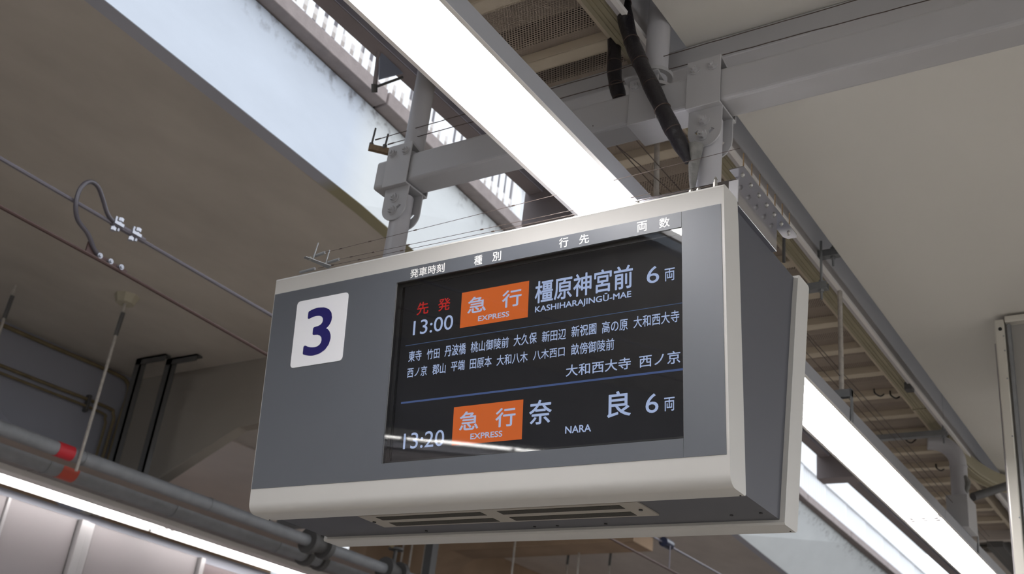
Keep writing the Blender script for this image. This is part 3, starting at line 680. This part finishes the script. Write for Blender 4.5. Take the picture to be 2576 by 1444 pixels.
# ================================================================ LAMPS
def lamp(x0, x1, y0, y1, z, ntube, label, group, hh=.062, glowm='tube'):
    """open trough: grey outer case, white inner reflector, tubes recessed between the lips"""
    L = thing('fluorescent_lamp', label, 'lamp', ((x0+x1)/2, (y0+y1)/2, z), group)
    w_ = .015; ya, yb = y0+.002, y1-.002
    b = B(); yprism(b, [(x0-w_, z), (x0-.003, z), (x0-.003, z+.056), (x1+.003, z+.056), (x1+.003, z), (x1+w_, z), (x1+w_+.003, z+hh), (x0-w_-.003, z+hh)], ya, yb); mk('housing', b, 'housing', L)
    b = B(); box(b, x0-w_, x0-.001, ya, yb, z-.0015, z+.0002); box(b, x1+.001, x1+w_, ya, yb, z-.0015, z+.0002); mk('lip', b, 'lip', L)
    b = B(); yprism(b, [(x0-.0028, z), (x0, z), (x0, z+.050), (x1, z+.050), (x1, z), (x1+.0028, z), (x1+.0028, z+.0545), (x0-.0028, z+.0545)], ya, yb); mk('reflector', b, 'reflector', L)
    for i in range(ntube):
        tx = x0+(x1-x0)*(i+.5)/ntube
        b = B(); cyl(b, (tx, y0+.05, z+.022), (tx, y1-.05, z+.022), .0163, 8); mk('tube', b, glowm, L, smooth=True)
        for yy in (y0+.03, y1-.03):
            b = B(); box(b, tx-.014, tx+.014, yy-.018, yy+.018, z+.002, z+.05); mk('socket', b, 'reflector', L, bevel=.004)
    return L
def run(x0, x1, z, nt_, ys, labels, group, hh=.062, glowm='tube'):
    for (a, c), lb in zip(ys, labels): lamp(x0, x1, a, c, z, nt_, lb, group, hh, glowm)
nm = ['lamp nearest overhead in the platform lamp run, above the board', 'lamp of the platform run reappearing right of the board', 'far lamp of the platform run at the bottom right']
run(-1.743, -1.530, 1.83, 3, [(-2.2, .98), (.98, 4.28)], ['bright grey-cased fluorescent lamp at the top edge, nearest of the platform run', 'bright grey-cased fluorescent lamp passing behind the top of the board'], 'platform lamp run')
run(-1.743, -1.530, 1.83, 3, [(4.28, 6.68), (6.68, 9.08), (9.08, 11.5)], ['bright grey-cased fluorescent lamp just right of the board', 'bright grey-cased fluorescent lamp in the bottom right corner', 'farthest fluorescent lamp of the platform run'], 'platform lamp run')
run(-1.743, -1.530, 1.83, 3, [(-2.2-2.42*(k+1), -2.2-2.42*k) for k in range(7)], ['platform lamp behind the viewer, %s along the run' % q for q in ('first', 'second', 'third', 'fourth', 'fifth', 'sixth', 'seventh')], 'platform lamps behind the viewer')
run(-8.93, -8.56, 2.035, 2, [(1.80, 4.30), (4.32, 6.82), (6.84, 9.34)], ['left wall fluorescent lamp at the left picture edge', 'left wall fluorescent lamp up to the joint with the next lamp', 'left wall fluorescent lamp below the pipes toward the board'], 'left wall lamp run', .062, 'tube2')
run(-8.93, -8.56, 2.035, 2, [(9.36, 11.86)] + [(1.78-2.52*k-2.5, 1.78-2.52*k) for k in range(6)], ['farthest left wall fluorescent lamp'] + ['left wall lamp behind the viewer, %s along the run' % q for q in ('first', 'second', 'third', 'fourth', 'fifth', 'sixth')], 'left wall lamps out of view', .062, 'tube2')
run(2.0, 2.235, 2.3, 2, [(y, y+2.5) for y in (-8, -3, 2, 7, 12)], ['lamp over the far side of the platform, %s along the run' % q for q in ('first', 'second', 'third', 'fourth', 'fifth')], 'lamps over the far side of the platform')  # unseen lamps, added to raise the light from the right

run(-10.6, -10.37, 2.0, 2, [(7.2, 9.6)], ['lamp behind the panelled wall lighting the next bay'], 'lamp of the next bay', .062, 'tube2')  # hidden lamp, added to brighten the bay ceiling
def lamp_strap(y, label):
    s = thing('lamp_hanger', label, 'hanger', (-1.53, y, 1.85), 'hangers of the platform lamp run')
    b = B(); box(b, -1.510, -1.505, y-.01, y+.02, 1.825, 1.99); mk('strap', b, 'galv', s)
    b = B(); box(b, -1.60, -1.505, y-.01, y+.02, 1.95, 1.99); mk('foot', b, 'galv', s, bevel=.002)
    return s
h1 = lamp_strap(4.90, 'galvanised strap hanger holding the lamp right of the board')
b = B(); cyl(b, (-1.556, 4.906, 1.99), (-1.556, 4.906, 2.52), .012, 10); mk('hanger_rod', b, 'rod', h1)
h2 = lamp_strap(7.50, 'galvanised strap hanger at the far lamp beside the sheet metal box')
b = B(); cyl(b, (-1.56, 7.51, 1.99), (-1.56, 7.51, 2.5), .007, 8); mk('hanger_rod', b, 'rod', h2)
r1 = thing('ceiling_rod', 'thin grey rod hanging from the perforated ceiling behind the board', 'rod', (-1.83, 3.41, 2.2))
b = B(); cyl(b, (-1.84, 3.41, 2.62), (-1.81, 3.41, 2.02), .012, 10); mk('rod', b, 'rod', r1, smooth=True)
b = B(); cyl(b, (-1.81, 3.41, 2.02), (-1.81, 3.41, 1.99), .016, 8); mk('nut', b, 'darksteel', r1)
b = B(); box(b, -1.85, -1.60, 3.39, 3.43, 1.893, 1.915); cyl(b, (-1.81, 3.41, 1.99), (-1.81, 3.41, 1.91), .006, 8); mk('lamp_clamp', b, 'darksteel', r1)
# thin pull wires from the beam down past the board
b = B(); sweep(b, [V((-1.697, 2.678, 2.153)), V((-1.62, 3.05, 2.12)), V((-1.56, 3.55, 2.10)), V((-1.56, 5.3, 2.05)), V((-1.56, 9, 2.05))], .0018, 6)
pw = mk('pull_wire', b, 'wire', label='thin wire running from the cross beam along the lamp run', cat='wire')
for i, (x, z) in enumerate(((-1.95, 2.5), (-1.82, 2.45))):
    b = B(); sweep(b, [V((x, 2.95, z)), V((x, 5, z-.01)), V((x, 9.5, z))], .0022, 6); mk('ceiling_wire', b, 'wire', label=['thin wire under the perforated sheets nearer the lamp', 'thin wire under the perforated sheets nearer the duct'][i], cat='wire')
for i, y in enumerate((6.44, 6.50, 7.35, 8.0, 8.62)):
    x = (-1.84, -1.76, -1.9, -1.86, -1.7)[i]
    b = B(); sweep(b, smooth_path([(x, y, 2.60), (x+.01, y-.02, 2.565), (x+.03, y+.03, 2.560), (x+.05, y+.08, 2.60)], 3), .005, 6); mk('cable_tie', b, 'rubber', label='short black cable tie looped over a beige batten, ' + ['left one of the close pair', 'right one of the close pair', 'single one before the elbow pipe', 'single one left of the elbow pipe', 'single one right of the elbow pipe'][i], cat='cable tie')
# duct support channels
def chan(y, z, x0, x1, label, rodtop, rodx):
    s = thing('duct_support', label, 'bracket', (rodx, y, z), 'slotted channels carrying the cable duct')
    b = B(); xprism(b, [(y-.02, z), (y+.02, z), (y+.02, z+.035), (y+.017, z+.035), (y+.017, z+.003), (y-.017, z+.003), (y-.017, z+.035), (y-.02, z+.035)], x0, x1); mk('channel', b, 'galv', s)
    b = B(); cyl(b, (rodx, y, z-.05), (rodx, y, rodtop), .006, 10); mk('rod', b, 'galv', s)
    b = B(); cyl(b, (rodx, y, z-.012), (rodx, y, z), .013, 6); cyl(b, (rodx, y, z+.036), (rodx, y, z+.048), .013, 6); mk('nut', b, 'galv', s)
    b = B(); box(b, x0, x0+.03, y-.022, y+.022, z-.004, z+.04); mk('end_clip', b, 'darksteel', s)
    return s
chan(4.62, 2.565, -1.64, -1.43, 'galvanised channel bridging the ceiling slot behind the pins', 3.0, -1.495)
chan(4.55, 2.36, -1.80, -1.50, 'lower galvanised channel just above the rear casing of the board', 2.62, -1.53)
chan(7.0, 2.46, -2.1, -1.55, 'dark channel crossing below the battens at the elbow pipe', 3.0, -1.57)
b = B(); cyl(b, (-1.62, 4.3, 2.53), (-1.62, 4.3, 2.40), .008, 8); mk('duct_bolt', b, 'darksteel', label='dark vertical bolt under the cable duct above the rear casing', cat='bolt')
b = B(); box(b, -1.61, -1.565, 6.25, 6.31, 2.50, 2.56); mk('duct_clip', b, 'darksteel', label='dark clip on the duct edge where it meets the fascia', cat='clip', bevel=.004)

# elbow pipe, box, brace at the far right
ep = thing('elbow_pipe', 'pale grey pipe with a round elbow rising beside the cable duct', 'pipe', (-1.535, 7.2, 2.1))
P_ = smooth_path([(-1.70, 7.12, 2.470), (-1.64, 7.14, 2.465), (-1.585, 7.17, 2.44), (-1.545, 7.19, 2.385), (-1.535, 7.20, 2.32), (-1.535, 7.20, 2.24), (-1.535, 7.20, 2.10)], 8)
b = B(); sweep(b, P_, .053, 20); mk('bent_pipe', b, 'pole', ep, smooth=True)
b = B(); cyl(b, (-1.535, 7.20, 2.31), (-1.535, 7.20, 2.318), .057, 20); mk('joint_ring', b, 'pole', ep, smooth=True)
b = B(); sweep(b, smooth_path([(-1.50, 7.18, 2.24), (-1.48, 7.18, 2.20), (-1.49, 7.18, 2.16), (-1.51, 7.19, 2.12)], 4), .018, 8); mk('putty_seal', b, 'putty', ep, smooth=True)
b = B(); box(b, -1.60, -1.47, 7.09, 7.33, 1.893, 2.10); mk('junction_box', b, 'beampaint', bevel=.004, label='grey sheet metal box under the elbow pipe', cat='box')
b = B(); cyl(b, (-1.52, 7.5, 2.20), (-1.05, 8.1, 2.55), .028, 12); mk('diagonal_brace', b, 'darksteel', smooth=True, label='dark diagonal brace right of the elbow pipe', cat='brace')
b = B(); sweep(b, smooth_path([(-1.95, 12.0, 2.40), (-1.6, 11.5, 2.36), (-1.25, 11.0, 2.30), (-1.0, 10.6, 2.28)], 6), .018, 8); mk('hanging_cable', b, 'rubber', smooth=True, label='dark cable sagging under the planked ceiling', cat='cable')

# column
co = thing('column', 'tall grey panelled column with aluminium edge at the right picture edge', 'column', (-.5, 5.9, -1.65))
b = B(); box(b, -.93, .3, 5.52, 6.6, -1.65, 2.53); mk('core', b, 'colpanel', co)
b = B(); box(b, -.952, -.905, 5.485, 5.53, -1.65, 2.525); mk('edge_post', b, 'alu', co, bevel=.006)
b = B(); box(b, -.960, -.953, 5.50, 5.53, -1.65, 2.40); mk('side_strip', b, 'mullion', co)
b = B(); box(b, -.893, -.878, 5.488, 5.53, -1.65, 2.495); mk('inner_bead', b, 'galv', co)
b = B(); box(b, -.90, .3, 5.475, 5.53, 2.50, 2.535); mk('top_rail', b, 'alu', co, bevel=.003)
b = B(); cyl(b, (-.925, 5.486, 2.47), (-.925, 5.48, 2.47), .009, 12); mk('plug', b, 'black', co)
for z in (2.43, 2.35, 2.2, 1.9, 1.5):
    b = B(); cyl(b, (-.912, 5.486, z), (-.912, 5.483, z), .004, 8); mk('rivet', b, 'galv', co)

# ================================================================ OVERHEAD LINE
cw = thing('contact_wire', 'rusty brown lower contact wire over the tracks', 'wire', (-4.9, 5, 2.35))
b = B(); sweep(b, [V((-4.74, -6, 2.30)), V((-4.80, 2.34, 2.33)), V((-4.88, 3.12, 2.365)), V((-4.9, 4.25, 2.345)), V((-4.92, 9, 2.33)), V((-4.94, 16, 2.32))], .0105, 8); mk('wire', b, 'copper', cw, smooth=True)
b = B(); prism(b, [(-4.90, 2.90, 2.366), (-4.90, 3.16, 2.362), (-4.90, 3.17, 2.392), (-4.90, 2.94, 2.405), (-4.90, 2.90, 2.44)], (.012, 0, 0)); mk('splice_plate', b, 'copper', cw)
for y in (2.975, 3.045, 3.115):
    b = B(); cyl(b, (-4.888, y, 2.386), (-4.868, y, 2.386), .016, 10); cyl(b, (-4.868, y, 2.386), (-4.860, y, 2.386), .009, 8); mk('clamp_bolt', b, 'clamp', cw, smooth=True)
mw = thing('carrier_wire', 'grey upper carrier wire over the tracks', 'wire', (-4.9, 5, 2.61))
b = B(); sweep(b, [V((-4.86, -6, 2.60)), V((-4.88, 2.31, 2.60)), V((-4.90, 3.0, 2.605)), V((-4.91, 4.25, 2.60)), V((-5.0, 9.8, 2.60)), V((-5.0, 16, 2.60))], .011, 8); mk('wire', b, 'almwire', mw, smooth=True)
b = B(); sweep(b, [V((-4.898, 3.0, 2.607)), V((-4.898, 3.22, 2.606))], .018, 8); mk('splice_sleeve', b, 'almwire', mw, smooth=True)
for y in (3.03, 3.15):
    b = B(); cyl(b, (-4.895, y-.014, 2.575), (-4.895, y-.014, 2.65), .009, 8); cyl(b, (-4.895, y+.016, 2.575), (-4.895, y+.016, 2.65), .009, 8); box(b, -4.915, -4.87, y-.03, y+.03, 2.60, 2.618)
    cyl(b, (-4.895, y-.014, 2.565), (-4.895, y-.014, 2.585), .016, 6); cyl(b, (-4.895, y+.016, 2.635), (-4.895, y+.016, 2.655), .016, 6); mk('clamp', b, 'clamp', mw)
b = B(); sweep(b, [V((-4.94, 10.01, 2.59)), V((-4.94, 10.01, 2.35))], .006, 6); mk('dropper', b, 'almwire', mw)
b = B(); cyl(b, (-4.98, 9.93, 2.60), (-4.98, 10.09, 2.60), .05, 12); mk('insulator', b, mat('blue black insulator', (40, 44, 62), .25), mw, smooth=True)
b = B(); sweep(b, smooth_path([(-4.885, 2.99, 2.385), (-4.885, 2.94, 2.41), (-4.88, 2.876, 2.468), (-4.88, 2.80, 2.51), (-4.87, 2.757, 2.57), (-4.87, 2.748, 2.65), (-4.87, 2.765, 2.71), (-4.87, 2.80, 2.742), (-4.87, 2.845, 2.735), (-4.88, 2.90, 2.69), (-4.885, 2.95, 2.635), (-4.89, 3.0, 2.612), (-4.89, 3.04, 2.610)], 6), .0125, 10)
mk('jumper_cable', b, 'cable', smooth=True, label='looped feeder cable joining the two overhead wires', cat='cable')

# ================================================================ LEFT SIDE SERVICES
def conduit(label, pts, r):
    b = B(); sweep(b, smooth_path(pts, 6), r, 8); return mk('conduit', b, 'conduit', smooth=True, label=label, cat='conduit', group='yellowed conduits on the girder')
conduit('upper yellowed conduit along the top of the girder, bending down', [(-8.96, 2, 3.345), (-8.96, 4.75, 3.345), (-8.96, 5.9, 3.36), (-8.96, 6.15, 3.33), (-8.96, 6.20, 3.2), (-8.96, 6.19, 3.0), (-8.96, 6.18, 2.1)], .020)
conduit('middle yellowed conduit, upper of the close pair', [(-8.96, 2, 2.98), (-8.96, 4.88, 3.0), (-8.96, 5.95, 3.02), (-8.96, 6.10, 2.98), (-8.96, 6.12, 2.8), (-8.96, 6.11, 2.1)], .016)
conduit('lower yellowed conduit, lower of the close pair', [(-8.95, 2, 2.91), (-8.95, 4.88, 2.935), (-8.95, 5.9, 2.95), (-8.95, 6.02, 2.90), (-8.95, 6.04, 2.75), (-8.95, 6.03, 2.1)], .013)
b = B(); box(b, -8.98, -8.93, 5.78, 5.81, 2.90, 3.06); mk('conduit_saddle', b, 'darksteel', label='dark saddle clamping the close pair of conduits', cat='clamp')
def angle(label, x, y, zb_, foot):
    a = thing('angle_bracket', label, 'bracket', (x, y, zb_), 'dark angle brackets hung from the slab')
    b = B(); box(b, x-.04, x+.04, y-.035, y-.02, zb_, 3.385); box(b, x+.025, x+.04, y-.035, y+.03, zb_, 3.385); mk('upright', b, 'darksteel', a)
    b = B(); box(b, x-.035, x+foot, y-.035, y+.035, 3.375, 3.39); box(b, x-.035, x+foot, y-.035, y-.02, 3.33, 3.39); mk('foot', b, 'darksteel', a); return a
angle('dark angle bracket nearer the left edge, hung from the slab', -8.43, 5.88, 2.2, .37)
angle('dark angle bracket nearer the board, hung from the slab', -8.12, 5.98, 2.06, .37)
def rod(label, x, y, z0, z1, cup):
    a = thing('hanger_rod', label, 'rod', (x, y, z0), 'thin rods hung from the slab')
    b = B(); cyl(b, (x, y, z0), (x, y, z1), .0125, 8); mk('rod', b, 'rod', a, smooth=True)
    if cup:
        b = B(); cyl(b, (x, y, 3.405), (x, y, 3.33), .105, 8, .075); mk('ceiling_cup', b, 'cup', a)
    b = B(); cyl(b, (x, y, z1-.3), (x+.01, y, z1-.1), .018, 6); mk('rag', b, 'darksteel', a)
rod('pale rod with an ivory cup at the slab', -7.357, 4.833, 1.93, 3.35, True)
rod('dark thin rod near the left picture edge', -8.15, 4.33, 2.2, 3.4, False)
rod('cropped dark thin rod at the left picture edge', -8.40, 4.27, 2.2, 3.4, False)
for i, (x, y) in enumerate(((-8.35, 10.1), (-7.9, 9.8), (-7.5, 11.0), (-6.95, 11.6), (-7.9, 12.9), (-7.3, 13.0), (-8.9, 10.6))):
    rod('far pale rod below the board, ' + ['second', 'third', 'fourth', 'fifth', 'sixth', 'seventh', 'first'][i] + ' from the left', x, y, .8, 3.4, i == 5)

# pipes along the left wall
def ypipe(name, label, x, z, r, y0, y1, m_, grp):
    t = thing(name, label, 'pipe', (x, (y0+y1)/2, z-r), grp)
    b = B(); cyl(b, (x, y0, z), (x, y1, z), r, 20); mk('pipe', b, m_, t, smooth=True)
    for y in (4.9, 6.2, 7.5, 8.8):
        b = B(); cyl(b, (x, y, z), (x, y+.02, z), r*1.08, 20); mk('collar', b, 'galv', t, smooth=True)
    return t
pA = ypipe('service_pipe', 'grey service pipe with red tape, nearest the track', -7.43, 2.06, .055, -4, 14, 'pipe', 'grey service pipes')
b = B(); cyl(b, (-7.43, 4.66, 2.06), (-7.43, 4.80, 2.06), .058, 20); mk('red_tape', b, 'red', pA, smooth=True, label='red tape band')
pB = ypipe('service_pipe', 'grey service pipe with orange tape, nearer the wall', -7.90, 2.06, .085, -4, 14, 'pipe', 'grey service pipes')
b = B(); cyl(b, (-7.90, 5.02, 2.06), (-7.90, 5.17, 2.06), .088, 20); mk('orange_tape', b, 'orangetag', pB, smooth=True, label='orange red tape band')
b = B(); box(b, -7.70, -7.53, -4, 9.0, 2.03, 2.08); mk('cable_duct', b, 'tan', label='tan cable duct between the two service pipes', cat='duct', bevel=.01)
td2 = thing('wall_duct', 'grey jointed duct above the left lamp run', 'duct', (-8.2, 5, 2.05))
b = B(); box(b, -8.29, -8.04, -4, -3.11, 2.04, 2.14); d0 = mk('duct_section', b, mat('grey duct', (128, 124, 122), .6, noise=.06), td2, bevel=.006)
for k in range(1, 18): dup(d0, 0, .9*k, 0, td2)
b = B(); box(b, -8.52, -8.36, -6, 14, 2.012, 2.085); mk('lamp_rail', b, 'lip', label='pale grey rail beside the left lamp run', cat='rail')  # white strip in place of the lamp housing side catching light
# valves and clutter under the board
for i, (x, y, z) in enumerate(((-7.43, 7.45, 2.06), (-7.9, 7.9, 2.06), (-7.43, 8.6, 2.06))):
    t = thing('pipe_valve', 'dark flanged valve on the service pipe, ' + ['nearest the board corner', 'on the pipe nearer the wall', 'farthest along'][i], 'valve', (x, y, z-.1), 'dark valves on the service pipes')
    b = B(); cyl(b, (x, y, z), (x, y+.06, z), .12, 20); mk('flange', b, 'darksteel', t, smooth=True); b = B(); cyl(b, (x, y+.22, z), (x, y+.28, z), .12, 20); mk('flange', b, 'darksteel', t, smooth=True)
    b = B(); cyl(b, (x, y+.06, z), (x, y+.22, z), .09, 16, .07); mk('valve_body', b, 'darksteel', t, smooth=True)
    b = B(); cyl(b, (x, y+.14, z), (x, y+.14, z+.25), .02, 10); cyl(b, (x, y+.14, z+.22), (x, y+.14, z+.24), .08, 16); mk('handwheel', b, 'darksteel', t, smooth=True)
b = B(); cyl(b, (-7.6, 6.9, 2.55), (-7.1, 8.3, 2.2), .018, 8); mk('stay_rod', b, 'conduit', label='thin slanted stay rod crossing the valves', cat='rod')
b = B(); box(b, -7.5, -7.4, 9.3, 9.4, .6, 3.4); mk('steel_post', b, 'darksteel', label='dark vertical steel post under the rear casing', cat='post')
b = B(); box(b, -9.1, -7.2, 8.6, 8.75, 2.55, 2.8); box(b, -9.1, -9.0, 8.6, 8.75, 2.8, 3.4); mk('dark_strut', b, 'darksteel', label='dark strut behind the bottom left corner of the board', cat='strut')
# small horn bracket on the roof edge
hb = thing('camera_bracket', 'small blue grey bracket hanging from the roof edge beam near the lamp', 'bracket', (-2.9, 2.82, 2.78))
b = B(); prism(b, [(-2.87, 2.74, 2.90), (-2.90, 2.80, 2.80), (-2.855, 2.89, 2.88)], (.006, 0, .004)); mk('gusset', b, mat('blue grey gusset', (150, 158, 178), .5), hb)
b = B(); cyl(b, (-2.865, 2.735, 2.91), (-2.945, 2.83, 2.79), .010, 10); mk('arm', b, 'darkbeam', hb, smooth=True)
b = B(); cyl(b, (-2.94, 2.83, 2.795), (-2.855, 2.90, 2.87), .006, 8); mk('stay', b, 'darksteel', hb, smooth=True)
b = B(); cyl(b, (-2.94, 2.82, 2.805), (-2.95, 2.84, 2.775), .014, 10); mk('arm_tip', b, 'darksteel', hb, smooth=True)
# handhold on the upstand wall
b = B(); sweep(b, [V((lerp(BOT, 12.3)*.35+lerp(TOP, 12.3)*.65, 12.3, 3.98)), V((-4.98, 12.35, 3.82)), V((-5.03, 13.2, 3.80))], .012, 6); mk('grab_rod', b, 'almwire', label='bent grey rod on the pale upstand wall right of the board', cat='handle')
